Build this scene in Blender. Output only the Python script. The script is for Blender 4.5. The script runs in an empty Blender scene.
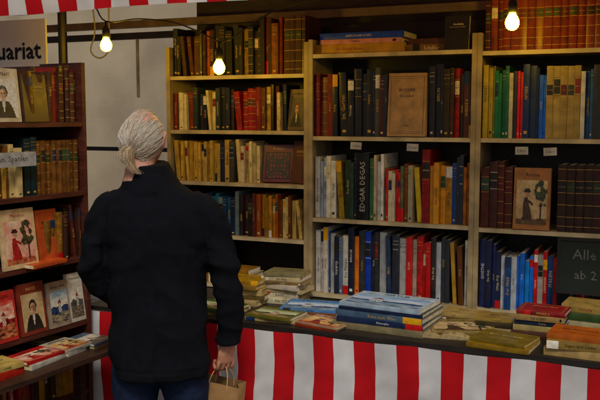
import bpy, math, random
from mathutils import Vector, Matrix, noise
R = random.Random(11)
rad = math.radians
scene = bpy.context.scene
COL = scene.collection
V = Vector

# ------------------------------------------------------------------ colour helpers
def hx(s, k=1.0):
    s = s.lstrip('#')
    out = []
    for i in (0, 2, 4):
        c = int(s[i:i+2], 16) / 255
        c = c/12.92 if c <= .04045 else ((c+.055)/1.055)**2.4
        out.append(c*k)
    return (out[0], out[1], out[2], 1)
def lum(c): return .2126*c[0]+.7152*c[1]+.0722*c[2]
def vary(c, a=.15):
    k = (1+R.uniform(-a, a))
    l = lum(c)
    c = [max(.004, l+(q-l)*1.32) for q in c[:3]]
    return (min(1, c[0]*k*(1+R.uniform(-.05, .05))), min(1, c[1]*k), min(1, c[2]*k*(1+R.uniform(-.06, .06))), 1)

# ------------------------------------------------------------------ materials
def base_mat(name):
    m = bpy.data.materials.new(name); m.use_nodes = True
    nt = m.node_tree
    return m, nt, nt.nodes['Principled BSDF']
def attr_mat(name, rough=.5, nscale=30, namt=.25, bump=.0, bscale=300, spec=.4, detail=4, transl=0.0, stretch=(1, 1, 1)):
    m, nt, b = base_mat(name)
    N = nt.nodes; L = nt.links
    at = N.new('ShaderNodeAttribute'); at.attribute_name = 'Col'
    tc = N.new('ShaderNodeTexCoord'); mp = N.new('ShaderNodeMapping'); mp.inputs['Scale'].default_value = stretch
    L.new(tc.outputs['Object'], mp.inputs['Vector'])
    nz = N.new('ShaderNodeTexNoise'); nz.inputs['Scale'].default_value = nscale; nz.inputs['Detail'].default_value = detail
    L.new(mp.outputs['Vector'], nz.inputs['Vector'])
    mr = N.new('ShaderNodeMapRange'); mr.inputs['From Min'].default_value = .3; mr.inputs['From Max'].default_value = .7
    mr.inputs['To Min'].default_value = 1-namt; mr.inputs['To Max'].default_value = 1+namt*.35
    L.new(nz.outputs['Fac'], mr.inputs['Value'])
    mx = N.new('ShaderNodeVectorMath'); mx.operation = 'SCALE'
    L.new(at.outputs['Color'], mx.inputs[0]); L.new(mr.outputs['Result'], mx.inputs['Scale'])
    L.new(mx.outputs['Vector'], b.inputs['Base Color'])
    mr2 = N.new('ShaderNodeMapRange'); mr2.inputs['To Min'].default_value = rough-.12; mr2.inputs['To Max'].default_value = rough+.12
    L.new(nz.outputs['Fac'], mr2.inputs['Value']); L.new(mr2.outputs['Result'], b.inputs['Roughness'])
    b.inputs['Specular IOR Level'].default_value = spec
    if bump:
        n2 = N.new('ShaderNodeTexNoise'); n2.inputs['Scale'].default_value = bscale; n2.inputs['Detail'].default_value = 3
        L.new(mp.outputs['Vector'], n2.inputs['Vector'])
        bp = N.new('ShaderNodeBump'); bp.inputs['Strength'].default_value = bump; bp.inputs['Distance'].default_value = .002
        L.new(n2.outputs['Fac'], bp.inputs['Height']); L.new(bp.outputs['Normal'], b.inputs['Normal'])
    if transl:
        tr = N.new('ShaderNodeBsdfTranslucent'); L.new(mx.outputs['Vector'], tr.inputs['Color'])
        ms = N.new('ShaderNodeMixShader'); ms.inputs[0].default_value = transl
        L.new(b.outputs[0], ms.inputs[1]); L.new(tr.outputs[0], ms.inputs[2])
        L.new(ms.outputs[0], N['Material Output'].inputs['Surface'])
    return m
M_COVER = attr_mat('book_cover_paper', .38, 25, .35, .15, 200, .45)
M_CLOTH = attr_mat('book_cloth_leather', .58, 35, .55, .6, 420, .35)
M_PAGES = attr_mat('book_pages', .9, 60, .35, .5, 500, .1)
M_INK = attr_mat('book_print', .45, 80, .3)
BM = [M_COVER, M_CLOTH, M_PAGES, M_INK]
M_METAL = attr_mat('painted_shelf_metal', .45, 12, .4, .2, 60)
M_WOOD = attr_mat('stained_wood', .5, 9, .5, .5, 40, stretch=(1, 1, 6))
M_FABRIC = attr_mat('stall_fabric', .8, 5, .28, .4, 500, .15, transl=.15)
M_TARP = attr_mat('tarpaulin', .7, 1.8, .3, .4, 12, .2, transl=.3)
M_PLASTER = attr_mat('plaster', .9, 1.6, .3, .8, 35, .15)
M_DARK = attr_mat('dark_plastic', .5, 20, .3)
M_COAT = attr_mat('wool_coat', .95, 30, .4, .6, 900, .12)
M_DENIM = attr_mat('denim', .85, 50, .4, .8, 600, .15)
M_SKIN = attr_mat('skin', .5, 35, .22, .3, 200, .35)
M_SKIN.node_tree.nodes['Principled BSDF'].inputs['Subsurface Weight'].default_value = .15
M_SKIN.node_tree.nodes['Principled BSDF'].inputs['Subsurface Radius'].default_value = (.01, .004, .002)
M_PAPERBAG = attr_mat('kraft_paper', .85, 20, .25, .5, 90, .1)
M_BOARD = attr_mat('chalk_board', .8, 10, .3, .1)

# ------------------------------------------------------------------ mesh builder
class MB:
    def __init__(s): s.v = []; s.f = []; s.c = []; s.m = []
    def add(s, verts, faces, col, mi=0, M=None):
        o = len(s.v)
        if M is None: s.v += [tuple(p) for p in verts]
        else: s.v += [(M @ Vector(p))[:] for p in verts]
        for f in faces:
            s.f.append([i+o for i in f]); s.c.append(col); s.m.append(mi)
    def box(s, x0, x1, y0, y1, z0, z1, col, mi=0, M=None):
        v = [(x0, y0, z0), (x1, y0, z0), (x1, y1, z0), (x0, y1, z0), (x0, y0, z1), (x1, y0, z1), (x1, y1, z1), (x0, y1, z1)]
        s.add(v, [(0, 3, 2, 1), (4, 5, 6, 7), (0, 1, 5, 4), (1, 2, 6, 5), (2, 3, 7, 6), (3, 0, 4, 7)], col, mi, M)
    def prism(s, prof, z0, z1, col, mi=0, M=None):
        n = len(prof)
        v = [(p[0], p[1], z0) for p in prof]+[(p[0], p[1], z1) for p in prof]
        f = [(i, (i+1) % n, n+(i+1) % n, n+i) for i in range(n)]
        f.append(tuple(range(n-1, -1, -1))); f.append(tuple(range(n, 2*n)))
        s.add(v, f, col, mi, M)
    def rings(s, rings, col, mi=0, M=None, caps=True):
        n = len(rings[0]); v = [p for r in rings for p in r]; f = []
        for k in range(len(rings)-1):
            for i in range(n):
                j = (i+1) % n
                f.append((k*n+i, k*n+j, (k+1)*n+j, (k+1)*n+i))
        if caps:
            f.append(tuple(range(n-1, -1, -1))); f.append(tuple((len(rings)-1)*n+i for i in range(n)))
        s.add(v, f, col, mi, M)
    def obj(s, name, mats, smooth=False, parent=None, loc=None):
        me = bpy.data.meshes.new(name); me.from_pydata(s.v, [], s.f)
        for m in mats: me.materials.append(m)
        me.polygons.foreach_set('material_index', s.m)
        if smooth: me.polygons.foreach_set('use_smooth', [True]*len(s.f))
        ca = me.color_attributes.new('Col', 'FLOAT_COLOR', 'CORNER')
        buf = []
        for f, c in zip(s.f, s.c): buf += list(c)*len(f)
        ca.data.foreach_set('color', buf)
        me.update()
        ob = bpy.data.objects.new(name, me); COL.objects.link(ob)
        if parent: ob.parent = parent
        if loc: ob.location = loc
        return ob

# ------------------------------------------------------------------ text cache
_tc = {}
def textmesh(body, bold=0.0):
    key = (body, bold)
    if key in _tc: return _tc[key]
    cu = bpy.data.curves.new('t', 'FONT'); cu.body = body; cu.size = 1; cu.resolution_u = 1; cu.offset = bold
    ob = bpy.data.objects.new('t', cu); COL.objects.link(ob)
    bpy.context.view_layer.update()
    dg = bpy.context.evaluated_depsgraph_get()
    me = bpy.data.meshes.new_from_object(ob.evaluated_get(dg))
    vs = [v.co.copy() for v in me.vertices]; fs = [tuple(p.vertices) for p in me.polygons]
    xs = [v.x for v in vs]; ys = [v.y for v in vs]
    cx = (min(xs)+max(xs))/2; cy = (min(ys)+max(ys))/2
    res = ([(v.x-cx, v.y-cy) for v in vs], fs, max(xs)-min(xs), max(ys)-min(ys))
    bpy.data.objects.remove(ob); bpy.data.meshes.remove(me); bpy.data.curves.remove(cu)
    _tc[key] = res
    return res
TITLES = ["DIE KUNST", "ROM", "GOETHE", "FAUST", "BERLIN", "Schiller", "HEINE", "Paris", "Die Malerei", "ITALIEN", "Geschichte",
          "LEXIKON", "Europa", "Das Buch", "KANT", "Venedig", "Der Wald", "MUSIK", "ATLAS", "Romane", "Philosophie", "Die Welt", "NATUR",
          "Bilder einer Stadt", "Reise nach Wien", "HANDBUCH", "Gedichte", "MOZART", "Norwegen", "Im Garten", "REMBRANDT", "Der Zauberberg", "Sagen und Lieder",
          "OPER", "Kochkunst", "Briefe", "WERKE II", "Am Fluss", "Antike Welt", "BAROCK", "Tierleben"]
GOLD = hx('c9a24a'); WHITE = hx('e8e4da'); BLACK = hx('1a1714'); CREAM = hx('d9caa0'); REDI = hx('a02018')

# ------------------------------------------------------------------ books
def book(mb, t, h, d, col, M, mi=0, deco=1, title=None, pagecol=None, flat=False):
    ct = .0022 if mi == 1 or t > .02 else .001
    over = .003 if ct > .002 else .0005
    b = t*R.choice([.03, .1, .16]) if mi == 1 else t*.04
    n = 6
    def arc(x):
        q = (x/t-.5)*2
        return -b*(1-q*q)
    prof = [(t*i/n, arc(t*i/n)) for i in range(n+1)]+[(t, .006), (0, .006)]
    mb.prism(prof, 0, h, col, mi, M)
    mb.box(0, ct, .0061, d, 0, h, col, mi, M)
    mb.box(t-ct, t, .0061, d, 0, h, col, mi, M)
    pc = pagecol or vary(hx(R.choice(['cfc09a', 'd8ccb0', 'c0ab80', 'dcd6c4'])), .15)
    mb.box(ct*1.01, t-ct*1.01, .0063, d-over, over, h-over, pc, 2, M)
    dark = lum(col) < .16
    ink = R.choice([GOLD, WHITE, CREAM, GOLD]) if dark else R.choice([BLACK, BLACK, REDI, hx('1e2a50')])
    if mi == 1 and dark: ink = GOLD
    def band(z0, z1, c, x0=.02, x1=.98, e=.0004):
        xs = [t*(x0+(x1-x0)*i/4) for i in range(5)]
        v = [(x, arc(x)-e, z0) for x in xs]+[(x, arc(x)-e, z1) for x in xs]
        mb.add(v, [(i, i+1, 6+i, 5+i) for i in range(4)], c, 3, M)
    def vtext(body, zc, maxlen, maxw, c, e=.0008, up=True):
        vs, fs, w, hh = textmesh(body)
        s = min(maxlen/w, maxw/hh)
        if flat: up = False
        if up: v = [(t/2-q*s, arc(min(t, max(0, t/2-q*s)))-e, zc+p*s) for p, q in vs]
        else: v = [(t/2+q*s, arc(min(t, max(0, t/2+q*s)))-e, zc-p*s) for p, q in vs]
        mb.add(v, fs, c, 3, M)
    def htext(body, zc, maxw, c, e=.0008):
        vs, fs, w, hh = textmesh(body)
        s = min(maxw/w, .02)
        mb.add([(t/2+p*s, arc(min(t, max(0, t/2+p*s)))-e, zc+q*s) for p, q in vs], fs, c, 3, M)
    tt = title or R.choice(TITLES)
    if deco == 1:
        vtext(tt, h*R.uniform(.45, .62), h*R.uniform(.3, .7), t*R.uniform(.28, .55), ink, up=R.random() < .7)
        if R.random() < .4: band(h*.06, h*.1, ink, .25, .75)
    elif deco == 2:
        lc = R.choice([hx('7c1a16'), hx('1c2c4c'), hx('20201c'), CREAM, hx('274a34')])
        band(h*.62, h*.82, lc, .05, .95); htext(tt, h*.72, t*.8, CREAM if lum(lc) < .2 else BLACK)
        band(h*.84, h*.845, ink); band(h*.59, h*.595, ink)
    elif deco == 3:
        for q in (.08, .22, .4, .58, .76, .93):
            band(h*q, h*q+.0016, GOLD)
        band(h*.6, h*.74, R.choice([hx('5c1512'), hx('16181c'), hx('2a3a22')]), .06, .94); htext(tt, h*.67, t*.75, GOLD)
    elif deco == 4:
        c2 = vary(hx(R.choice(['e0dccf', 'b3201a', '20304f', 'd8a820', '20201c'])))
        z0 = h*R.choice([.0, .7, .8]); z1 = z0+h*R.uniform(.12, .25)
        band(z0+.001, min(h-.001, z1), c2, .0, 1.0)
        vtext(tt, h*.45, h*.5, t*.5, ink, up=R.random() < .7)
    elif deco == 5:
        htext(tt, h*.86, t*.85, ink); htext(R.choice(TITLES), h*.78, t*.7, ink)
        band(h*.05, h*.08, ink, .3, .7)
        band(h*.91, h*.914, ink, .1, .9)
    elif deco == 6:
        vtext(tt, h*.5, h*.74, t*.55, hx('b8b4a8'), up=True)
def L(*a): return [hx(x) for x in a]
LEATHER = L('4a2a18', '5a3018', '3a2014', '6a3a1c', '402018', '2c1a12')
DARKS = L('1c1a1c', '22242c', '2a1c18', '141416', '3a1a18', '26302c', '4a2018', '1a2236', '46443c')
CREAMS = L('cbb88a', 'bfa878', 'd8c89c', 'a88c58', 'd2c4a0', 'b89a60', 'c4b48c', '8c6c3c')
MODERN = L('c9c2ac', '2a4a7c', 'b02a20', 'd8d2c0', '20242c', '3a6a5c', 'c8a040', '8a2a20', '707c88', 'e0dccc', '1c2c50', '4c4a44')
BLUES = L('1c3a7a', '2a5aa8', '1a2a50', '3a78b8', '24406c', 'c8ccd0', '16203c')
GREYS = L('7a8490', '5c6a7c', 'a8aca8', 'b8b8b0', '3c4a5c', '2c3c58', 'd0ccbc', '1c2434')
REDS = L('7c1a14', '64140f', '8c2418', '561210', '8a3420', '3a1614')
BROWNS = L('5c3a20', '7a5028', '8c6438', '4a3020', '94703c', '3c2818', 'a88850')
def fill_row(name, M, x0, segs, z, dmax=.24):
    mb = MB(); x = x0
    for (xe, pal, h0, h1, t0, t1, mi, decos) in segs:
        if pal is None: x = xe; continue
        uni = R.choice(pal) if h1-h0 < .004 else None
        ut = R.uniform(t0, t1)
        while x < xe-.009:
            t = min(ut if uni else R.uniform(t0, t1), xe-x)
            h = R.uniform(h0, h1); d = min(dmax, h*.72)
            c = vary(uni, .12) if uni else vary(R.choice(pal), .2)
            y = .012+R.uniform(0, .03) if not uni else .015+R.uniform(0, .005)
            a = 0
            if not uni and R.random() < .09: a = rad(R.uniform(2, 7))
            w = h*math.sin(a)+t*math.cos(a)
            if x+w > xe and a: a = 0; w = t
            T = M @ Matrix.Translation((x+h*math.sin(a), y, z+.0005)) @ Matrix.Rotation(-a, 4, 'Y')
            book(mb, t, h, d, c, T, mi if R.random() < .8 else 1-mi, R.choice(decos))
            x += w+R.uniform(.0004, .0018)
    return mb.obj(name, BM)

def mixc(a, b, k):
    k = max(0, min(1, k)); return tuple(a[i]*(1-k)+b[i]*k for i in range(3))+(1,)
def painter(kind, seed, pal):
    nz = lambda a, b, s: noise.noise(V((a*s+seed*3.7, b*s+seed, seed)))
    def portrait(a, b):
        bgc = mixc(pal[0], pal[1], .5+.5*nz(a, b, 3)+.4*(b-.5))
        x = a-.5
        hair = ((x)/.17)**2+((b-.66)/.17)**2 < 1
        face = (x/.115)**2+((b-.6)/.15)**2 < 1
        sh = b < .42 and abs(x) < .14+.26*math.sqrt(max(0, (.42-b)/.42))
        c = bgc
        if hair: c = mixc(pal[2], BLACK, .5+nz(a, b, 20))
        if abs(x) < .06 and .36 < b < .5: c = mixc(hx('b88a68'), BLACK, .2)
        if face:
            c = mixc(hx('d0a480'), hx('7a4c34'), .35+x*3+.6*nz(a, b, 12))
            if abs(b-.63) < .015 and .03 < abs(x) < .075: c = hx('3a2418')
            if abs(b-.52) < .01 and abs(x) < .035: c = hx('7c3026')
        if sh:
            c = mixc(pal[3], BLACK, .4+.9*nz(a, b, 6))
            if abs(x) < .05*(b/.42)+.005 and b > .15: c = hx('c8c0b0')
        return c
    def landscape(a, b):
        hz = .5+.08*nz(a, 0, 4); h2 = .33+.1*nz(a, 3, 3)
        if b > hz: c = mixc(pal[0], pal[1], (b-hz)*2+.6*nz(a*.6, b*2, 6))
        elif b > h2: c = mixc(pal[2], pal[3], .5+nz(a, b, 9))
        else: c = mixc(pal[3], pal[-1], .5+.8*nz(a*.5, b*2, 11))
        u = a-.3-.3*(seed % 1)
        if .33 < b < .62 and abs(u) < .09: c = mixc(pal[-1], WHITE, .4) if (int(a*40)+int(b*30)) % 4 else pal[3]
        if .62 <= b < .74 and abs(u) < .11*(1-(b-.62)/.12): c = hx('7c3020')
        return c
    def ornament(a, b):
        x = abs(a-.5)*2; y = abs(b-.5)*2
        q = math.sin(x*11+math.cos(y*7)*2)*math.sin(y*15+math.cos(x*9)*2)
        if x > .88 or y > .92: return pal[3]
        return pal[2] if q > .35 else pal[0]
    def figures(a, b):
        c = mixc(pal[0], pal[1], .3+.7*nz(a, b, 2.5)+.3*(1-b))
        if b < .14+.03*nz(a, 0, 6): c = mixc(pal[4 % len(pal)], pal[3], .4+.6*nz(a, b, 9))
        tr = noise.noise(V((a*7+seed, b*7, 2)))
        if a > .55 and b > .35 and tr+.5-abs(a-.8)*1.6-abs(b-.68)*1.3 > .1: c = mixc(pal[3], hx('4c6038'), .4+.8*nz(a, b, 16))
        if abs(a-.8) < .02 and .1 < b < .5: c = pal[3]
        w = .17-.22*max(0, b-.1) if b < .62 else 0
        if .1 < b < .62 and abs(a-.34-.03*math.sin(b*8)) < w: c = mixc(pal[2], BLACK, .15+.7*nz(a, b, 10))
        if .4 < b < .56 and .34 < a < .56 and abs(b-.56+.5*(a-.34)) < .035: c = mixc(pal[2], BLACK, .2)
        if ((a-.35)/.07)**2+((b-.69)/.075)**2 < 1: c = mixc(hx('c89878'), hx('5a3420'), .3+nz(a, b, 14))
        if ((a-.35)/.12)**2+((b-.755)/.035)**2 < 1 or (abs(a-.35) < .065 and .75 < b < .81): c = pal[3]
        return c
    return {'portrait': portrait, 'landscape': landscape, 'ornament': ornament, 'figures': figures}[kind]
PAL = {'sepia': L('c8b080', 'a88c5c', '4a3420', '2c2018', '7a5c34'), 'sea': L('c8d4e0', '6c9cc8', '2c5c90', '1c3458', '9cb8cc'),
       'warm': L('d8b878', 'b87c40', '9c2c1c', '3a2014', 'c85c2c'), 'pale': L('d8d0bc', 'b8b0a0', '5c5c58', '30302e', '8c7c60'),
       'red': L('e0c8a8', 'c83828', 'b01c18', '3a1410', 'd87848'), 'blue': L('d0ccb8', '7c98a8', '28487c', '1a2234', 'a89870'),
       'green': L('c8c49c', '88a078', '2c4c34', '1c2c20', 'a88c50'), 'night': L('34302c', '5c5040', '8c3020', '141414', 'b8a070')}
def art(mb, M, t, h, d, kind, pal='sepia', seed=0, lying=False, ink=None, title=None):
    e = t+.0006
    def quad(y0, y1, z0, z1, c, k=0):
        mb.add([(e+k, y0, z0), (e+k, y1, z0), (e+k, y1, z1), (e+k, y0, z1)], [(0, 1, 2, 3)], c, 3, M)
    def txt(body, yc, zc, wmax, hmax, c, k=.0006):
        vs, fs, w, hh = textmesh(body)
        s = min(wmax/w, hmax/hh)
        if lying: mb.add([(e+k, yc+q*s, zc-p*s) for p, q in vs], fs, c, 3, M)
        else: mb.add([(e+k, yc+p*s, zc+q*s) for p, q in vs], fs, c, 3, M)
    def pic(y0, y1, z0, z1, ny=40, nz=54):
        fn = painter(kind, seed, PAL[pal])
        for i in range(ny):
            for j in range(nz):
                a = (i+.5)/ny; b = (j+.5)/nz
                c = fn(1-b, a) if lying else fn(a, b)
                quad(y0+(y1-y0)*i/ny, y0+(y1-y0)*(i+1)/ny, z0+(z1-z0)*j/nz, z0+(z1-z0)*(j+1)/nz, c)
    ink = ink or BLACK
    tt = title or R.choice(TITLES)
    if kind == 'frame':
        for (a, b, c, f) in ((.06, .94, .05, .055), (.06, .94, .945, .95), (.06, .068, .055, .945), (.932, .94, .055, .945), (.1, .9, .08, .083), (.1, .9, .917, .92)):
            quad(d*a, d*b, h*c, h*f, ink)
        if lying: txt(tt, d*.65, h*.5, h*.6, d*.12, ink)
        else:
            txt(tt, d*.5, h*.74, d*.6, h*.06, ink); txt('Ein Lesebuch', d*.5, h*.64, d*.45, h*.03, ink)
            txt('1904', d*.5, h*.17, d*.2, h*.03, ink)
    elif kind == 'title':
        if lying: txt(tt, d*.6, h*.5, h*.6, d*.12, ink); quad(d*.3, d*.31, h*.2, h*.8, ink)
        else: txt(tt, d*.55, h*.75, d*.7, h*.06, ink); quad(d*.2, d*.85, h*.66, h*.665, ink)
    else:
        if lying: pic(d*.05, d*.74, h*.05, h*.95); txt(tt, d*.86, h*.5, h*.7, d*.1, ink)
        else: pic(d*.08, d*.92, h*.08, h*.8); txt(tt, d*.5, h*.89, d*.8, h*.06, ink)

def faceout(name, M, x, y, z, w, h, t, col, kind, pal='sepia', lean=6, mi=0, ink=None, title=None, turn=0):
    mb = MB()
    B = Matrix(((0, 1, 0, 0), (-1, 0, 0, 0), (0, 0, 1, 0), (0, 0, 0, 1)))
    T = M @ Matrix.Translation((x, y, z+.001)) @ Matrix.Rotation(rad(turn), 4, 'Z') @ Matrix.Rotation(rad(-lean), 4, 'X') @ B
    book(mb, t, h, w, col, T, mi, 0)
    art(mb, T, t, h, w, kind, pal, seed=R.random()*50, ink=ink, title=title)
    return mb.obj(name, BM)

def lying(mb, cx, cy, z, w, d, t, col, rz=0, mi=0, deco=1, kind=None, pal='sepia', ink=None, M=Matrix.Identity(4), title=None):
    B = Matrix(((0, 0, -1, 0), (0, 1, 0, 0), (1, 0, 0, 0), (0, 0, 0, 1)))
    T = M @ Matrix.Translation((cx, cy, z)) @ Matrix.Rotation(rad(rz), 4, 'Z') @ Matrix.Translation((w/2, -d/2, 0)) @ B
    book(mb, t, w, d, col, T, mi, deco, title=title, flat=True)
    if kind: art(mb, T, t, w, d, kind, pal, seed=R.random()*50, lying=True, ink=ink, title=title)
def stack(name, cx, cy, z, items, M=Matrix.Identity(4)):
    mb = MB()
    for it in items:
        w, d, t, c = it[:4]; o = it[4] if len(it) > 4 else {}
        lying(mb, cx+R.uniform(-.01, .01), cy+R.uniform(-.01, .01), z, w, d, t, vary(hx(c, .78), .1), o.get('r', R.uniform(-7, 7)), o.get('mi', 0), o.get('deco', R.choice([0, 0, 1, 4])), o.get('kind'), o.get('pal', 'sepia'), o.get('ink'), M, o.get('title'))
        z += t+.0006
    return mb.obj(name, BM)

# ================================================================== SETTING
m, nt, b = base_mat('cobbles')
N = nt.nodes; Lk = nt.links
tc = N.new('ShaderNodeTexCoord'); vo = N.new('ShaderNodeTexVoronoi'); vo.feature = 'DISTANCE_TO_EDGE'; vo.inputs['Scale'].default_value = 8
Lk.new(tc.outputs['Object'], vo.inputs['Vector'])
cr = N.new('ShaderNodeValToRGB'); cr.color_ramp.elements[0].color = (.02, .019, .017, 1); cr.color_ramp.elements[1].color = (.13, .12, .11, 1); cr.color_ramp.elements[1].position = .12
Lk.new(vo.outputs['Distance'], cr.inputs['Fac']); Lk.new(cr.outputs['Color'], b.inputs['Base Color'])
bp = N.new('ShaderNodeBump'); bp.inputs['Distance'].default_value = .01; Lk.new(cr.outputs['Color'], bp.inputs['Height']); Lk.new(bp.outputs['Normal'], b.inputs['Normal'])
b.inputs['Roughness'].default_value = .8
g = MB(); g.add([(-150, -150, 0), (150, -150, 0), (150, 150, 0), (-150, 150, 0)], [(0, 1, 2, 3)], (1, 1, 1, 1)); g.obj('ground', [m])

RED = hx('c4141c'); WH = hx('dedcda')
def stripecol(x): return RED if math.floor((x+1.64+.045)/.09) % 2 == 0 else WH
X0 = -1.64-.045-.09*11; STEP = .0075
def strip_sheet(name, nx, pts, x0=X0):
    mb = MB(); rows = pts(x0, None)
    v = []
    for k in range(rows):
        for i in range(nx+1):
            x = x0+i*STEP; dx, y, z = pts(x, k); v.append((x+dx, y, z))
    mb.v = v
    for k in range(rows-1):
        for i in range(nx):
            mb.f.append([k*(nx+1)+i, k*(nx+1)+i+1, (k+1)*(nx+1)+i+1, (k+1)*(nx+1)+i]); mb.c.append(stripecol(x0+(i+.5)*STEP)); mb.m.append(0)
    return mb.obj(name, [M_FABRIC], smooth=True)
def skirt(x, k):
    if k is None: return 36
    q = k/35; z = .846-.72*q
    f1 = noise.noise(V((x*7+q*1.6, q*1.5, 8)))
    w = noise.noise(V((x*3.1, q*1.2, 3)))*.04*q+f1*.034*(.12+q)+.009*noise.noise(V((x*13+q*5, q*9, 2)))*min(1, q*6)
    sag = -.006*abs(math.sin((x)*math.pi/.45))*(1-q)
    return (.022*noise.noise(V((x*2, q*3, 1)))*(.2+q)+.02*q, 3.104+w*.85-.03*q, z+sag)
strip_sheet('striped_table_skirt', 480, skirt)
def roof(x, k):
    if k is None: return 12
    prof = [(2.885, 2.19), (2.88, 2.25), (2.882, 2.32), (2.885, 2.39), (2.89, 2.43), (3.05, 2.47), (3.3, 2.54), (3.6, 2.62), (3.75, 2.62), (4.0, 2.58), (4.25, 2.54), (4.5, 2.5)]
    y, z = prof[k]
    if k < 4:
        y += .015*noise.noise(V((x*5, k*.4, 2)))*(4-k)/2; z += .012*noise.noise(V((x*1.3, 0, 5)))*(1 if k == 0 else .3)
    return (0, y, z)
strip_sheet('striped_awning', 720, roof, x0=X0-.09*20)

def tarp(mb, p0, p1, z0, z1, col, nx=60, nz=24, amp=.012):
    p0 = Vector(p0); p1 = Vector(p1); n = Vector((-(p1-p0).y, (p1-p0).x)).normalized()
    v = []
    for j in range(nz+1):
        for i in range(nx+1):
            p = p0.lerp(p1, i/nx); z = z0+(z1-z0)*j/nz
            o = amp*noise.noise(V((p.x*2.2+p.y, z*1.6+p.x, 1)))+amp*.5*noise.noise(V((p.x*6+p.y*2-z*3, z*3, 4)))
            v.append((p.x+n.x*o, p.y+n.y*o, z))
    f = [(j*(nx+1)+i, j*(nx+1)+i+1, (j+1)*(nx+1)+i+1, (j+1)*(nx+1)+i) for j in range(nz) for i in range(nx)]
    mb.add(v, f, col)
mb = MB(); tarp(mb, (-2.62, 4.45), (1.6, 4.45), 0, 2.52, hx('8a8478'), 160, 50, .02)
mb.obj('back_tarpaulin', [M_TARP], smooth=True)
mb = MB(); tarp(mb, (1.5, 2.95), (1.5, 4.45), 0, 2.45, hx('6a6458'))
mb.obj('side_tarpaulin', [M_TARP], smooth=True)

# house added in place of tarpaulin, giving the open left end a sunlit backdrop
house = bpy.data.objects.new('added_house_backdrop', None); COL.objects.link(house)
hw = MB(); WC = hx('b4a58a'); Y0 = 6.6
wins = [(-12.4, -11.3), (-9.4, -8.3), (-3.4, -2.3), (-.4, .7), (2.6, 3.7)]
xs = [-14.0]
for a_, b_ in wins: xs += [a_, b_]
xs.append(6.0)
for i in range(len(xs)-1):
    if i % 2 == 0: hw.box(xs[i], xs[i+1], Y0, Y0+.3, .5, 7.0, WC)
    else:
        hw.box(xs[i], xs[i+1], Y0, Y0+.3, .5, 1.3, WC); hw.box(xs[i], xs[i+1], Y0, Y0+.3, 2.9, 4.0, WC); hw.box(xs[i], xs[i+1], Y0, Y0+.3, 5.6, 7.0, WC)
hw.box(-14.0, 6.0, Y0-.03, Y0+.3, 0, .499, hx('6a6258'))
hw.obj('walls', [M_PLASTER], False, house)
hg = MB()
for a_, b_ in wins:
    for z0, z1 in ((1.3, 2.9), (4.0, 5.6)):
        hg.box(a_, b_, Y0+.16, Y0+.17, z0, z1, hx('14181c'))
        cxm = (a_+b_)/2
        for q in ((a_, a_+.06, z0, z1), (b_-.06, b_, z0, z1), (cxm-.03, cxm+.03, z0, z1)):
            hg.box(q[0], q[1], Y0+.12, Y0+.159, q[2], q[3], hx('b8b0a0'))
        hg.box(a_-.05, b_+.05, Y0-.06, Y0-.001, z0-.06, z0-.002, hx('8a8274'))
hg.obj('windows', [M_COVER], False, house)
hr = MB(); hr.add([(-14.2, Y0-.4, 6.95), (6.2, Y0-.4, 6.95), (6.2, Y0+3.5, 9.2), (-14.2, Y0+3.5, 9.2)], [(0, 1, 2, 3)], hx('6a3424')); hr.obj('roof', [M_PLASTER], False, house)

fr = MB(); PC = hx('2a2620')
def pole(mb, x, y, z0, z1, r=.018, col=PC):
    mb.prism([(x+r*math.cos(6.2832*i/14), y+r*math.sin(6.2832*i/14)) for i in range(14)], z0, z1, col)
for (x, y) in ((-2.76, 3.32), (-3.62, 4.38), (-4.6, 3.0), (1.4, 3.0), (1.4, 4.38)):
    pole(fr, x, y, 0, 2.44)
fr.box(-4.6, 1.5, 2.9, 2.935, 2.385, 2.425, hx('4a4238'))
fr.box(-4.6, 1.5, 3.92, 3.955, 2.235, 2.275, hx('6a5840'))
fr.box(-4.6, 1.5, 4.36, 4.39, 1.525, 1.55, hx('1c1a18'))
fr.box(-4.6, 1.5, 4.36, 4.39, 2.22, 2.26, hx('3c362e'))
for x in (-3.6, -2.5, -1.1, .3):
    fr.box(x, x+.04, 2.94, 4.4, 2.425, 2.455, hx('4a4238'))
fr.obj('stall_frame', [M_METAL])
pm = MB(); pole(pm, -3.02, 4.33, 1.86, 2.215, .01, hx('d0ccc0')); pm.obj('white_conduit', [M_METAL])

tb = MB(); TW = hx('241f1a')
tb.box(-2.5, .95, 3.12, 4.1, .84, .86, TW)
for x in (-2.4, -1.3, -.2, .85):
    for y in (3.2, 4.0):
        tb.box(x, x+.05, y, y+.05, 0, .84, TW)
tb.obj('trestle_table', [M_WOOD])

SC = hx('a8966e')
def shelf_unit(x0, x1, shelves, ztop, ztb=2.0):
    mb = MB()
    for xa, xb in ((x0, x0+.016), (x1-.016, x1)):
        mb.box(xa, xb, 3.70, 3.97, .862, ztop, SC)
        mb.box(xa if xa == x0 else xa-.006, xb+.006 if xa == x0 else xb, 3.697, 3.7, .862, ztop-.001, SC)
    for z in shelves:
        mb.box(x0+.0165, x1-.0165, 3.703, 3.965, z-.014, z, SC)
        mb.box(x0+.0225, x1-.0225, 3.699, 3.7025, z-.019, z-.0005, hx('c4b48c'))
    mb.box(x0, x1, 3.971, 3.98, .862, ztb, hx('1a1612'))
    return mb.obj('bookshelf', [M_METAL])
shelf_unit(-2.405, -1.604, [.885, 1.14, 1.412, 1.675, 1.95], 2.1, 2.12)
shelf_unit(-1.6025, -.796, [.885, 1.255, 1.65, 2.04], 2.11, 2.2)
shelf_unit(-.7945, .02, [.885, 1.25, 1.65, 2.03], 2.11, 2.3)
shelf_unit(.0215, .82, [.885, 1.25, 1.65, 2.03], 2.11, 2.3)
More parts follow.
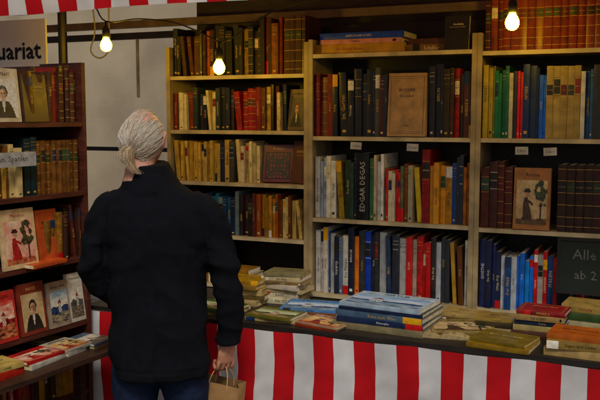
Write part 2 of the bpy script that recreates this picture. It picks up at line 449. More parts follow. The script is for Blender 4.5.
pn = MB(); pn.box(-2.41, 1.0, 4.02, 4.035, 1.9, 2.5, hx('2e261e')); pn.obj('wooden_back_panel', [M_WOOD])

S = Matrix.Translation((0, 3.70, 0))
x0 = -2.383
D1 = [0, 1, 1, 2, 5, 4]; D3 = [3, 3, 2]; DM = [0, 1, 1, 4, 5, 2]
fill_row('shelved_books', S, x0, [(-2.2, DARKS+BROWNS[:4], .2, .25, .015, .035, 1, D1), (-2.13, L('b05a20', '9c3e1c', '3a2014'), .2, .26, .018, .03, 1, D1), (-1.97, L('141416', '1c1a1c', '26262a'), .22, .27, .025, .04, 1, [1, 5]), (-1.87, BROWNS+DARKS, .2, .26, .02, .035, 1, D3), (-1.74, L('6a2814', '3a1c12', '7a4e20', '1c1614'), .24, .29, .015, .035, 1, D1), (-1.628, L('3c2212'), .278, .28, .028, .03, 1, [3])], 1.95)
fill_row('shelved_books', S, x0, [(-2.25, L('dcd6c4', 'c8c0a8', '7a3428', 'b8b4a8'), .17, .22, .012, .03, 0, DM), (-2.1, CREAMS+DARKS, .18, .22, .012, .03, 0, DM), (-2.03, DARKS, .18, .22, .015, .03, 1, DM), (-1.87, REDS, .19, .23, .018, .032, 1, D3+[1]), (-1.73, BROWNS+CREAMS+DARKS, .18, .23, .012, .03, 1, D1)], 1.675)
fill_row('shelved_books', S, x0, [(-2.1, L('b89a5c', 'c4a868', 'a8884c', 'c8b078'), .19, .21, .014, .025, 0, D1), (-2.02, DARKS+CREAMS, .19, .235, .012, .03, 0, D1), (-1.885, L('d4ccb0', 'cfc49c', 'c8b078', 'd8c89c'), .18, .225, .01, .02, 0, D1)], 1.412)
fill_row('shelved_books', S, x0, [(-2.2, DARKS+BROWNS, .18, .22, .015, .03, 0, DM), (-1.99, L('2a5a6c', '1c3a60', '24506c', '16243c', '6f8080'), .19, .23, .018, .036, 0, DM), (-1.9, DARKS, .19, .22, .015, .03, 1, D1), (-1.78, L('b88848', '8a4a24', '94703c', '3a2418'), .18, .22, .015, .03, 0, D1), (-1.628, L('c8b078', 'b09458', '5c3a20', 'd0bc88'), .185, .222, .012, .026, 0, DM)], 1.14)
fill_row('shelved_books', S, x0, [(-2.1, CREAMS+BROWNS, .18, .22, .015, .03, 0, DM)], .885, .2)
faceout('book', S, -1.725, .05, 1.675, .1, .2, .02, hx('5c4632'), 'portrait', 'night', 8, turn=-14)
faceout('book', S, -1.87, .05, 1.412, .15, .19, .025, hx('6a1410'), 'ornament', 'night', 14, ink=GOLD, turn=12)
faceout('book', S, -1.72, .07, 1.412, .11, .21, .02, hx('5a3418'), 'title', 'warm', 10, ink=GOLD, turn=-16)
x0 = -1.578; x1 = -.82
fill_row('shelved_books', S, x0, [(-1.49, L('6a1814', '4a1c14', '7a2a1c', '7c5030'), .25, .3, .02, .035, 1, D3+[1]), (-1.32, L('1c1c20', '2a3444', '36465c', '141416', '6a6458'), .27, .325, .018, .038, 0, DM), (-1.21, DARKS+L('3a5a3c'), .28, .33, .012, .03, 0, D1),
    (-1.015, None, 0, 0, 0, 0, 0, 0), (-.95, L('1c1a1c', 'b8aa88', '22201e'), .29, .345, .022, .036, 0, [5, 1]), (-.9, L('c8b890', '2a2420', '3a2a20'), .26, .32, .015, .03, 1, D1), (x1, REDS+LEATHER+DARKS, .26, .31, .015, .03, 1, D1)], 1.65)
faceout('book', S, -1.205, .03, 1.65, .18, .29, .035, hx('b08a50'), 'frame', 'sepia', 5, 0, hx('3a220c'), title='BÜCHER')
fill_row('shelved_books', S, x0, [(-1.47, L('a8b4c0', 'd8d4c8', '2a5a94', 'e0dccc'), .27, .315, .01, .026, 0, DM), (-1.363, L('94803c', '2a3a2c', 'b0a068', '1c2c3c'), .27, .33, .015, .03, 0, DM), (-1.293, None, 0, 0, 0, 0, 0, 0), (-1.22, L('e4e0d4', '2a2a2c', 'c0b8a0', '3c5c44'), .27, .33, .01, .022, 0, DM),
    (-1.13, L('d8d2bc', '3a5a40', 'b02a20', '6c7a5c'), .22, .29, .008, .02, 0, DM), (-1.04, L('2c6a4c', 'd8c060', 'b8b098', '7a4a20'), .25, .31, .012, .026, 0, DM), (-1.0, L('7a1210'), .338, .34, .032, .036, 1, [2]), (x1, L('1c3a70', '2660b0', '20242c', 'c08c20', '2a2c34', '94602c'), .26, .32, .012, .03, 0, DM)], 1.255)
mb = MB(); book(mb, .064, .318, .23, hx('101014'), S @ Matrix.Translation((-1.361, .012, 1.2555)), 0, 6, 'EDGAR DEGAS'); mb.obj('book', BM)
fill_row('shelved_books', S, x0, [(-1.5, L('2a4470', 'c8c4b8', '1c2c4c'), .29, .33, .015, .03, 0, DM), (-1.37, GREYS, .28, .33, .014, .03, 0, DM), (-1.25, L('d04a18', '1c3c9c', 'c4bc98', '2a2c30', 'e08818'), .28, .32, .012, .032, 0, DM), (-1.11, GREYS+L('2a2c34', '5a6a74'), .29, .33, .018, .036, 0, DM),
    (-.97, L('16181c', 'b8b0a0', 'd0ccbc', '2c2420', 'a82a1c'), .27, .325, .014, .03, 0, DM), (x1, L('d0ccc0', '26365c', '7c848c', '303438', 'a8acb0', '5c3a20', 'a88850'), .26, .31, .014, .03, 0, DM)], .885)
stack('book_stack', -1.36, 3.84, 2.041, [(.44, .2, .045, 'd0a458', {'r': 0, 'deco': 1, 'title': 'Die Bibel in Bildern'}), (.40, .2, .022, 'e0a49c', {'r': 1, 'deco': 1}), (.42, .21, .03, '2c50c8', {'r': -1, 'deco': 1, 'title': 'LEXIKON DER KUNST'})])
stack('book_stack', -1.03, 3.86, 2.041, [(.22, .18, .035, '8c6c38', {'r': 2}), (.2, .17, .025, '5c3a20', {'r': -2})])
faceout('book', S, -.95, .04, 2.04, .11, .15, .02, hx('1c1a1a'), 'title', 'night', 7, ink=WHITE)
x0 = -.77; x1 = -.006
fill_row('shelved_books', S, x0, [(-.69, L('6a2c18', '4a2014'), .2, .23, .02, .03, 1, D3), (x1, L('742c14'), .232, .235, .033, .036, 1, [3])], 2.03)
fill_row('shelved_books', S, x0, [(-.72, L('b09c38', '707c3c'), .3, .32, .012, .022, 0, [1]), (-.66, L('1c7048', 'd8b830', '1c5a44'), .28, .32, .01, .018, 0, DM), (-.6, L('d8d2c0', 'c02a20', '20242c', 'c02a20'), .28, .31, .01, .018, 0, DM), (-.53, L('1c2c58', '5c4630', '24345c'), .29, .32, .016, .03, 0, DM), (-.5, L('1462d8'), .27, .272, .016, .018, 0, [1]),
    (-.36, L('a08c5c'), .308, .31, .028, .03, 0, [3, 2]), (-.31, L('d8d4c8', '33507c'), .28, .3, .012, .02, 0, DM), (-.24, L('16181c', '2a2c30'), .3, .33, .022, .034, 0, DM), (x1, MODERN, .27, .32, .012, .03, 0, DM)], 1.65)
fill_row('shelved_books', S, x0, [(-.63, L('4a2416', '4c2414', '3a1c14'), .27, .3, .025, .038, 1, D3), (-.44, None, 0, 0, 0, 0, 0, 0), (-.2, L('2e1c16'), .288, .29, .034, .036, 1, [3]), (x1, LEATHER, .26, .3, .02, .035, 1, D3)], 1.25)
faceout('book', S, -.625, .03, 1.25, .155, .27, .03, hx('a06828'), 'figures', 'sepia', 5, 0, hx('3a2010'), title='Antike')
fill_row('shelved_books', S, x0, [(-.70, L('141a34', '1c2448'), .28, .31, .025, .036, 0, [1]), (-.6, BLUES, .22, .29, .014, .03, 0, DM), (-.53, L('3a94dc', 'c8ccd0', '2070c8'), .22, .26, .012, .022, 0, DM), (-.47, L('b8b4a8', 'ac2018', 'c8c4b8'), .24, .28, .014, .024, 0, DM), (-.2, MODERN, .22, .28, .014, .03, 0, DM), (x1, BLUES, .22, .28, .014, .03, 0, DM)], .885)
for z in (.885, 1.25, 1.65, 2.03):
    fill_row('shelved_books', S, .054, [(.785, R.choice([MODERN, BROWNS, DARKS, LEATHER]), .22, .3, .02, .036, 1, DM)], z)

cb = MB()
T = Matrix.Translation((-.43, 3.672, .99)) @ Matrix.Rotation(rad(-4), 4, 'X')
cb.box(0, .36, 0, .01, 0, .24, hx('14211b'), 0, T)
for q in ((0, .36, 0, .012), (0, .36, .228, .24), (0, .012, .0122, .2278), (.348, .36, .0122, .2278)):
    cb.box(q[0], q[1], -.004, -.0005, q[2], q[3], hx('1c1a18'), 0, T)
for body, xx, zz, s in (('Alle Tage', .18, .165, .062), ('ab 2 Euro', .18, .085, .055)):
    vs, fs, w, hh = textmesh(body); cb.add([(xx+p*s, -.0012, zz+q*s) for p, q in vs], fs, hx('5c605a'), 0, T)
cb.obj('chalkboard_sign', [M_BOARD])

def card(x, z, w=.055, h=.034):
    mb = MB(); T = Matrix.Translation((x, 3.694, z)) @ Matrix.Rotation(rad(-3), 4, 'X') @ Matrix.Rotation(rad(R.uniform(-4, 4)), 4, 'Y')
    mb.box(0, w, 0, .001, 0, h, hx('b0aea6'), 0, T)
    vs, fs, ww, hh = textmesh('5 Euro'); s = w*.7/ww
    mb.add([(w/2+p*s, -.0006, h/2+q*s) for p, q in vs], fs, hx('444444'), 0, T)
    mb.obj('price_card', [M_COVER])
for x, z in ((-1.385, 1.592), (-1.11, 1.588), (-.62, 1.58), (-.50, 1.577)):
    card(x, z)

# ------------------------------------------------------------------ books on the table
Z = .8606
stack('book_stack', -1.06, 3.33, Z, [(.40, .27, .026, '94886c', {'r': -4}), (.38, .26, .022, '1c2c4c', {'r': -3}), (.385, .26, .026, '56697c', {'r': -5}), (.37, .25, .014, '18243c', {'r': -4}), (.36, .24, .018, 'b4c4d4', {'r': -6, 'kind': 'landscape', 'pal': 'sea', 'ink': hx('1c3458')})])
stack('book_stack', -1.45, 3.42, Z, [(.26, .2, .012, 'b8ac8c', {'r': 6}), (.25, .19, .01, '8c5c3c', {'r': 2}), (.26, .19, .012, '5c86b8', {'r': 8, 'kind': 'landscape', 'pal': 'sea'})])
stack('book_stack', -1.31, 3.22, Z, [(.2, .17, .01, '94402f', {'r': -10}), (.21, .16, .008, 'b89884', {'r': -14, 'kind': 'figures', 'pal': 'warm'})])
stack('book_stack', -1.28, 3.47, Z, [(.2, .15, .014, 'c0a878', {'r': 4}), (.19, .14, .012, 'a84a2c', {'r': -8, 'kind': 'title'})])
stack('book_stack', -1.56, 3.25, Z, [(.24, .17, .015, 'b4a47c', {'r': 3}), (.22, .16, .012, '6c6a3c', {'r': -4, 'kind': 'landscape', 'pal': 'green'})])
stack('book_stack', -1.84, 3.5, Z, [(.23, .18, .024, 'b8a880', {}), (.22, .17, .02, '6a5a3c', {}), (.21, .16, .03, 'cbb88a', {}), (.21, .16, .022, 'a08450', {}), (.2, .15, .018, 'b08c34', {'kind': 'title'})])
stack('book_stack', -1.84, 3.26, Z, [(.22, .17, .02, '8c7c58', {}), (.22, .16, .012, '3c5c34', {'kind': 'landscape', 'pal': 'green'})])
stack('book_stack', -1.67, 3.58, Z, [(.22, .15, .028, 'd4cab0', {}), (.21, .15, .024, 'cbc2a8', {}), (.22, .15, .016, 'bfb08c', {}), (.2, .14, .024, 'd8cfb8', {}), (.22, .14, .012, '7c6a4c', {}), (.2, .14, .02, 'c4b89a', {}), (.19, .14, .018, '8c8468', {'kind': 'title'})])
stack('book_stack', -1.95, 3.64, Z, [(.2, .14, .028, 'd4cab0', {}), (.2, .14, .03, 'bcae90', {}), (.2, .14, .026, 'cfc6ac', {}), (.19, .13, .028, 'a89c7c', {}), (.18, .13, .02, '8a6a3c', {})])
stack('book_stack', -.77, 3.37, Z, [(.27, .21, .012, '7c6a40', {'r': 12}), (.26, .2, .01, '94825a', {'r': 20, 'kind': 'figures', 'pal': 'sepia'})])
stack('book_stack', -.80, 3.56, Z, [(.2, .15, .02, '5c4a30', {}), (.19, .14, .014, 'a89468', {'kind': 'title'})])
stack('book_stack', -.56, 3.225, Z, [(.24, .18, .016, '94783f', {'r': -6}), (.22, .17, .012, '7c6a38', {'r': -12, 'kind': 'title', 'ink': hx('d8c890')})])
stack('book_stack', -.63, 3.47, Z, [(.19, .14, .018, 'b8a888', {}), (.18, .13, .02, '3c3424', {}), (.18, .13, .012, 'a88c58', {'kind': 'title'})])
stack('book_stack', -.45, 3.45, Z, [(.21, .16, .026, '4c3018', {'mi': 1}), (.2, .15, .022, 'b8a87c', {}), (.2, .15, .02, '24344c', {'mi': 1}), (.19, .15, .022, 'a89068', {}), (.19, .14, .018, '8c2418', {'mi': 1, 'kind': 'frame', 'ink': GOLD})])
stack('book_stack', -.29, 3.23, Z, [(.24, .18, .03, 'b8a074', {'r': -3, 'deco': 0}), (.22, .17, .03, '947c50', {'r': 3}), (.21, .16, .018, 'b86a38', {'r': -5, 'kind': 'title'})])
stack('book_stack', -.29, 3.57, Z, [(.22, .16, .03, '8c6c38', {}), (.21, .15, .03, 'c0b490', {}), (.21, .15, .028, '4a5c3c', {}), (.2, .15, .03, 'a89060', {})])
stack('book_stack', -.1, 3.42, Z, [(.22, .16, .03, 'b8a87c', {}), (.21, .15, .03, '903020', {}), (.21, .15, .028, '3c4c5c', {})])
for x, y in ((-.02, 3.22), (.22, 3.3), (.47, 3.35), (.74, 3.28)):
    stack('book_stack', x, y, Z, [(.24, .18, .03, R.choice(['c8b078', '4a5c7c', '8c2418']), {}) for _ in range(2)])
ob = MB(); T = Matrix.Translation((-.82, 3.205, Z)) @ Matrix.Rotation(rad(8), 4, 'Z')
for sgn in (-1, 1):
    prof = [(0, .002)]+[(sgn*.12*i/8, .004+.014*math.sin(math.pi*min(1, i/8*.9+.1))**.7) for i in range(1, 9)]+[(sgn*.12, .0)]+[(0, 0)]
    n = len(prof)
    v = [(p[0], 0, p[1]) for p in prof]+[(p[0], .16, p[1]) for p in prof]
    f = [(i, (i+1) % n, n+(i+1) % n, n+i) for i in range(n)]+[tuple(range(n)), tuple(range(n, 2*n))]
    ob.add(v, f, hx('a89468'), 2, T)
    for r_ in range(11):
        y0 = .018+r_*.012
        for a_, b_ in ((.2, .5), (.5, .9)):
            i0 = a_*.12; i1 = (b_-R.uniform(0, .06))*.12
            hz = lambda xx: .0046+.014*math.sin(math.pi*min(1, xx/.12*.9+.1))**.7
            ob.add([(sgn*i0, y0, hz(i0)), (sgn*i1, y0, hz(i1)), (sgn*i1, y0+.004, hz(i1)), (sgn*i0, y0+.004, hz(i0))], [(0, 1, 2, 3)], hx('5c5040'), 3, T)
ob.obj('open_booklet', BM)

# ------------------------------------------------------------------ wooden bookcase at the left
BC = Matrix(((.101, -.995, 0, -2.531), (.995, .101, 0, 1.966), (0, 0, 1, 0), (0, 0, 0, 1)))
wb = MB(); W1 = hx('52261a')
for xa in (0, 1.078):
    wb.box(xa, xa+.022, 0, .26, 0, 1.985, W1, 0, BC)
zs = [.12, .49, .815, 1.11, 1.41, 1.72]
for z in zs:
    wb.box(.0225, 1.0775, .002, .258, z-.02, z, W1, 0, BC)
wb.box(0, 1.1, .2605, .268, .05, 1.95, hx('1c120c'), 0, BC)
wb.obj('wooden_bookcase', [M_WOOD])
fill_row('shelved_books', BC, .03, [(.55, BROWNS, .18, .23, .02, .035, 1, D1), (.78, None, 0, 0, 0, 0, 0, 0), (.92, L('3a2414', '4a3018', '2a1c14'), .2, .24, .02, .03, 1, D1), (1.075, L('6a1c12', '3a2014', '7a2816', '4a2a18'), .2, .25, .022, .04, 1, D3)], 1.72)
faceout('book', BC, .58, .04, 1.72, .17, .22, .02, hx('b8a888'), 'portrait', 'pale', 6, title='PORTRAIT')
faceout('book', BC, .76, .03, 1.72, .13, .2, .02, hx('4a3420'), 'title', 'sepia', 6, ink=GOLD)
fill_row('shelved_books', BC, .03, [(.76, CREAMS+BROWNS, .18, .24, .015, .03, 0, D1), (.83, L('1c3434', '16282c'), .24, .25, .03, .034, 0, [5]), (1.07, L('6c4824'), .228, .232, .02, .024, 1, [3, 2])], 1.41)
fill_row('shelved_books', BC, .03, [(.58, BROWNS+REDS, .18, .24, .015, .03, 1, D1), (.86, None, 0, 0, 0, 0, 0, 0), (1.07, L('5c2c18', '3a2014', '7a5828', '1c1a18'), .18, .24, .015, .035, 1, D1)], 1.11)
faceout('book', BC, .62, .02, 1.11, .18, .25, .02, hx('d0b080'), 'figures', 'red', 7, ink=REDI, title='Märchen')
faceout('book', BC, .82, .035, 1.11, .12, .23, .02, hx('b04a1c'), 'title', 'warm', 7)
faceout('book', BC, .55, .02, .815, .13, .21, .02, hx('b42a22'), 'landscape', 'red', 8)
faceout('book', BC, .70, .02, .815, .14, .22, .02, hx('7a2c1c'), 'portrait', 'sepia', 8, ink=GOLD)
faceout('book', BC, .86, .02, .815, .12, .2, .02, hx('94806c'), 'landscape', 'blue', 8)
faceout('book', BC, .985, .025, .815, .09, .22, .02, hx('c8c0b0'), 'landscape', 'pale', 8)
fill_row('shelved_books', BC, .03, [(.55, BROWNS, .18, .24, .015, .03, 1, D1), (.8, REDS+BROWNS, .2, .24, .02, .03, 1, D1), (1.07, L('9c3c1c', 'b8a880', '7a2c18', 'a07840', '3a2418'), .2, .26, .014, .035, 0, D1)], .49)
fill_row('shelved_books', BC, .03, [(1.07, BROWNS+DARKS, .2, .26, .02, .04, 1, D1)], .12)
sg = MB(); sg.box(.5, .79, -.012, -.011, 1.54, 1.60, hx('a8a6a0'), 0, BC)
vs, fs, w, hh = textmesh('Italien, Spanien'); s = .2/w
sg.add([(.645+p*s, -.0126, 1.57+q*s) for p, q in vs], fs, hx('444444'), 0, BC); sg.obj('paper_shelf_sign', [M_COVER])
lt = MB(); lt.box(.1, 1.02, -.30, -.012, .735, .755, hx('3a2418'), 0, BC)
for xx in (.12, .96):
    lt.box(xx, xx+.035, -.29, -.255, 0, .735, hx('3a2418'), 0, BC); lt.box(xx, xx+.035, -.06, -.025, 0, .735, hx('3a2418'), 0, BC)
lt.obj('display_bench', [M_WOOD])
stack('book_stack', .62, -.15, .7556, [(.2, .15, .02, 'd8d4c8', {}), (.2, .14, .012, 'b42018', {'kind': 'figures', 'pal': 'red'})], BC)
stack('book_stack', .80, -.13, .7556, [(.15, .17, .016, 'd0ccc0', {}), (.15, .16, .012, 'c8c0b0', {'kind': 'figures', 'pal': 'warm'})], BC)
stack('book_stack', .94, -.14, .7556, [(.14, .18, .012, 'a89878', {}), (.13, .17, .012, '5a6a7c', {'kind': 'landscape', 'pal': 'pale'})], BC)
stack('book_stack', .42, -.15, .7556, [(.17, .15, .03, 'a83a2c', {}), (.16, .14, .02, 'c8b078', {'kind': 'title'})], BC)
lb = MB(); lying(lb, .82, .02, 1.1105, .2, .13, .016, hx('c0501a'), 4, M=BC)
lb.obj('book', BM)

# ------------------------------------------------------------------ sign board
sb = MB(); sb.box(-4.3, -2.93, 3.40, 3.412, 1.93, 2.24, hx('f0f0ee'))
vs, fs, w, hh = textmesh('Antiquariat', .02); s = .128
sb.add([(-2.96-w*s/2+p*s, 3.3985, 2.07+q*s) for p, q in vs], fs, hx('141414')); sb.obj('shop_sign', [attr_mat('sign_paint', .6, 6, .1)])

# ------------------------------------------------------------------ string of lit bulbs
def glow():
    m = bpy.data.materials.new('lit_bulb'); m.use_nodes = True; nt = m.node_tree
    e = nt.nodes.new('ShaderNodeEmission'); e.inputs['Color'].default_value = (1, .58, .009, 1); e.inputs['Strength'].default_value = 115
    nt.links.new(e.outputs[0], nt.nodes['Material Output'].inputs['Surface']); return m
M_GLOW = glow()
def lathe(mb, prof, col, mi=0, M=None, n=20):
    mb.rings([[(r*math.cos(6.2832*i/n), r*math.sin(6.2832*i/n), z) for i in range(n)] for r, z in prof], col, mi, M)
BULBS = [(-2.48, 3.3, 2.085), (-1.866, 3.3, 1.965), (-.578, 3.3, 2.107)]
for p in BULBS:
    e = bpy.data.objects.new('hanging_light_bulb', None); e.location = p; COL.objects.link(e)
    mb = MB(); lathe(mb, [(.004, -.032), (.014, -.029), (.022, -.021), (.0265, -.008), (.026, .004), (.02, .018), (.014, .028), (.0125, .034)], (1, 1, 1, 1))
    mb.obj('bulb', [M_GLOW], True, e)
    mb = MB(); lathe(mb, [(.0135, .0345), (.017, .036), (.0175, .06), (.0165, .075), (.01, .085), (.004, .09), (.004, .11)], hx('161412'))
    mb.obj('socket', [M_DARK], True, e)
def catmull(P, sub):
    out = []
    n = len(P)
    for i in range(n-1):
        p0 = P[max(0, i-1)]; p1 = P[i]; p2 = P[i+1]; p3 = P[min(n-1, i+2)]
        for k in range(sub):
            t = k/sub
            out.append(.5*((2*p1)+(p2-p0)*t+(2*p0-5*p1+4*p2-p3)*t*t+(3*p1-p0-3*p2+p3)*t**3))
    out.append(P[-1]); return out
def tube(mb, P, Rr, col, mi=0, ref=Vector((0, 1, 0)), n=20, sub=5, M=None, roundend=False):
    PR = [Vector((a, b, 0)) for a, b in Rr]
    Q = catmull(P, sub); RR = catmull(PR, sub)
    rings = []
    N_ = len(Q); last = None
    for i in range(N_):
        tg = (Q[min(N_-1, i+1)]-Q[max(0, i-1)]).normalized()
        r0 = ref
        if abs(tg.dot(r0)) > .95: r0 = Vector((1, 0, 0)) if last is None else last
        up = (r0-tg*r0.dot(tg)).normalized(); sd = up.cross(tg)
        last = up
        rings.append((Q[i], sd, up, tg, RR[i].x, RR[i].y))
    def ring(c, sd, up, a, b): return [tuple(c+sd*a*math.cos(6.2832*k/n)+up*b*math.sin(6.2832*k/n)) for k in range(n)]
    out = []
    if roundend:
        c, sd, up, tg, a, b = rings[0]; m_ = min(a, b)
        out.append(ring(c-tg*m_*.95, sd, up, a*.3, b*.3)); out.append(ring(c-tg*m_*.6, sd, up, a*.8, b*.8))
    for c, sd, up, tg, a, b in rings: out.append(ring(c, sd, up, a, b))
    if roundend:
        c, sd, up, tg, a, b = rings[-1]; m_ = min(a, b)
        out.append(ring(c+tg*m_*.6, sd, up, a*.8, b*.8)); out.append(ring(c+tg*m_*.95, sd, up, a*.3, b*.3))
    mb.rings(out, col, mi, M)
def wire(name, pts, r=.0035, col='100f0e'):
    mb = MB(); tube(mb, [Vector(p) for p in pts], [(r, r)]*len(pts), hx(col), n=8, sub=6); return mb.obj(name, [M_DARK], True)
wire('light_cable', [(-4.0, 3.3, 2.36), (-3.0, 3.3, 2.25), (-2.6, 3.3, 2.3), (-2.48, 3.3, 2.195), (-2.3, 3.32, 2.2), (-2.1, 3.34, 2.17), (-1.9, 3.32, 2.09), (-1.866, 3.3, 2.075), (-1.8, 3.32, 2.1), (-1.6, 3.35, 2.21), (-1.3, 3.3, 2.24), (-.9, 3.3, 2.24), (-.6, 3.3, 2.225), (-.578, 3.3, 2.217), (-.5, 3.3, 2.24), (.2, 3.3, 2.3), (1.3, 3.3, 2.35)])
wire('hanging_cable', [(-2.80, 3.6, 2.42), (-2.79, 3.62, 2.2), (-2.82, 3.62, 2.09), (-2.76, 3.62, 2.05), (-2.70, 3.62, 2.10), (-2.70, 3.62, 2.25), (-2.68, 3.6, 2.44)], .004, '8c8678')

# ------------------------------------------------------------------ MAN
def remesh(mb, name, mats, voxel, smooth=3, fn=None, parent=None, col=None):
    ob = mb.obj(name, mats)
    m = ob.modifiers.new('r', 'REMESH'); m.mode = 'VOXEL'; m.voxel_size = voxel
    if smooth:
        m2 = ob.modifiers.new('s', 'SMOOTH'); m2.iterations = smooth; m2.factor = .5
    bpy.context.view_layer.update()
    dg = bpy.context.evaluated_depsgraph_get()
    me = bpy.data.meshes.new_from_object(ob.evaluated_get(dg))
    ob.modifiers.clear(); ob.data = me
    if fn:
        nn = [v.normal.copy() for v in me.vertices]
        for v, n_ in zip(me.vertices, nn): v.co += n_*fn(v.co, n_)
    while len(me.materials) > 0: me.materials.pop()
    for q in mats: me.materials.append(q)
    me.polygons.foreach_set('use_smooth', [True]*len(me.polygons))
    for a in list(me.color_attributes): me.color_attributes.remove(a)
    ca = me.color_attributes.new('Col', 'FLOAT_COLOR', 'POINT')
    for i, v in enumerate(me.vertices):
        c = col(v.co) if callable(col) else col
        ca.data[i].color = c
    me.update()
    if parent: ob.parent = parent
    return ob
man = bpy.data.objects.new('man', None); COL.objects.link(man)
man.location = (-1.807, 2.698, 0); man.rotation_euler = (0, 0, rad(27))

def sring(cx, cy, z, rx, ry, p=2.4, n=40, tilt=0):
    out = []
    for i in range(n):
        a = 6.28318*i/n; c = math.cos(a); s_ = math.sin(a)
        x = rx*math.copysign(abs(c)**(2/p), c); y = ry*math.copysign(abs(s_)**(2/p), s_)
        out.append((cx+x, cy+y, z+tilt*y))
    return out
coat = MB(); K = hx('101218')
RG = [(.75, .005, .0, .192, .165), (.755, .005, .0, .197, .17), (.85, .003, 0, .197, .165), (1.0, 0, 0, .19, .152), (1.12, 0, 0, .187, .142), (1.24, 0, -.005, .195, .138),
      (1.34, -.002, -.008, .2, .132), (1.40, -.004, -.006, .195, .12), (1.44, -.008, 0, .168, .105), (1.475, -.015, .005, .125, .092), (1.505, -.025, .012, .088, .082), (1.53, -.03, .018, .074, .076), (1.55, -.033, .02, .068, .07)]
coat.rings([sring(cx, cy, z, rx, ry) for z, cx, cy, rx, ry in RG], K)
coat.rings([sring(-.02, .006, 1.467, .116, .108, tilt=.12), sring(-.022, .008, 1.49, .110, .103, tilt=.12), sring(-.03, .015, 1.545, .087, .088, tilt=.1), sring(-.033, .018, 1.568, .078, .081, tilt=.1)], K)
tube(coat, [V((-.13, 0, 1.425)), V((-.185, .0, 1.395)), V((-.222, .0, 1.29)), V((-.242, .0, 1.15)), V((-.2, .1, 1.04)), V((-.14, .2, .97))], [(.045, .055), (.06, .07), (.064, .072), (.058, .064), (.053, .055), (.046, .048)], K)
tube(coat, [V((.13, 0, 1.42)), V((.18, .0, 1.385)), V((.228, -.005, 1.28)), V((.262, -.01, 1.12)), V((.275, .0, .98)), V((.265, .02, .86))], [(.045, .055), (.06, .07), (.064, .072), (.058, .066), (.053, .058), (.047, .052)], K)
def coatfn(p, n_):
    x, y, z = p
    f = 0
    arm = abs(x) > .205 or (y > .08 and z < 1.2 and abs(x) > .1 and z > .9)
    top = max(0, min(1, (1.42-z)/.12))
    s1 = noise.noise(V((x*9+z*5, y*9, z*16)))
    r = 1-abs(noise.noise(V((x*4+z*5*math.copysign(1, x), y*4, z*(10 if arm else 6)+3.3))))*2.4
    f += (.010 if arm else .011)*(r-.4)*top+.002*s1
    dr = noise.noise(V((x*13, y*9, z*1.3)))
    f += .017*dr*max(0, min(1, (1.25-z)/.35))
    if y < 0 and z < 1.46: f -= .006*math.exp(-((x-.002)/.006)**2)
    if z > 1.2: f -= .0045*math.exp(-((abs(x)-.188+.06*(z-1.3))/.007)**2)
    if y < 0 and 1.1 < z < 1.42: f += .006*math.sin((z*30)+abs(x)*38+3*s1)*math.exp(-((z-1.25)/.12)**2)*(.2+abs(x)*4)
    f -= .004*math.exp(-((z-.79)/.004)**2) if z < .8 else 0
    return f
remesh(coat, 'coat', [M_COAT], .0065, 2, coatfn, man, K)
jn = MB(); J = hx('1c2842')
jn.rings([sring(.005, 0, z, rx, ry) for z, rx, ry in ((1.0, .15, .115), (.9, .165, .125), (.82, .17, .13), (.77, .165, .125))], J)
tube(jn, [V((-.085, 0, .86)), V((-.095, .0, .7)), V((-.105, .02, .48)), V((-.11, -.0, .25)), V((-.115, -.01, .06))], [(.088, .1), (.092, .1), (.068, .075), (.06, .068), (.058, .07)], J)
tube(jn, [V((.09, 0, .86)), V((.1, .0, .7)), V((.11, .02, .48)), V((.115, -.0, .25)), V((.12, -.01, .06))], [(.088, .1), (.092, .1), (.068, .075), (.06, .068), (.058, .07)], J)
remesh(jn, 'jeans', [M_DENIM], .009, 2, lambda p, n_: .004*(1-2*abs(noise.noise(V((p.x*8, p.y*8, p.z*12))))), man, J)
for nm, sx in (('left_shoe', -.115), ('right_shoe', .12)):
    sh = MB()
    sh.rings([[(sx+(a*math.cos(q)), y, max(.0, zc+b*math.sin(q))) for q in [6.2832*i/20 for i in range(20)]] for y, a, b, zc in ((.23, .012, .012, .02), (.22, .035, .024, .028), (.17, .048, .035, .036), (.09, .046, .045, .045), (.02, .04, .055, .055), (-.05, .038, .055, .052), (-.085, .03, .04, .045), (-.095, .01, .02, .04))][::-1], hx('1c1612'))
    remesh(sh, nm, [M_CLOTH], .006, 2, None, man, hx('1c1612'))
# head ------------------------------------------------
head = bpy.data.objects.new('head', None); COL.objects.link(head); head.parent = man
head.location = (-.05, .035, 1.652); head.rotation_euler = (rad(-15), rad(0), rad(-16))
def head_pt(d):
    x = d.x*.077; y = d.y*.097; z = d.z*.116
    k = max(0, -d.z)
    x *= 1-.22*k
    if d.y < 0: y *= 1-.30*k*k-.1*k
    if d.z > .6: z *= 1-.03*(d.z-.6)
    return V((x, y, z))
SK = hx('cc9880')
hd = MB(); rg = []
nb = 32
for j in range(1, 24):
    th = math.pi*j/24
    rg.append([tuple(head_pt(V((math.sin(th)*math.cos(6.2832*i/nb), math.sin(th)*math.sin(6.2832*i/nb), -math.cos(th))))) for i in range(nb)])
hd.rings(rg, SK)
tube(hd, [V((0, .03, -.06)), V((0, .06, -.085)), V((0, .078, -.1))], [(.05, .035), (.036, .028), (.022, .016)], SK, ref=V((0, 0, 1)), roundend=True)
tube(hd, [V((0, .088, .02)), V((0, .105, -.005)), V((0, .116, -.025)), V((0, .1, -.033))], [(.008, .009), (.009, .01), (.013, .01), (.011, .006)], SK, ref=V((1, 0, 0)), roundend=True)
tube(hd, [V((-.022, .09, -.055)), V((0, .096, -.054)), V((.022, .09, -.055))], [(.006, .006), (.009, .008), (.006, .006)], SK, ref=V((0, 0, 1)), roundend=True)
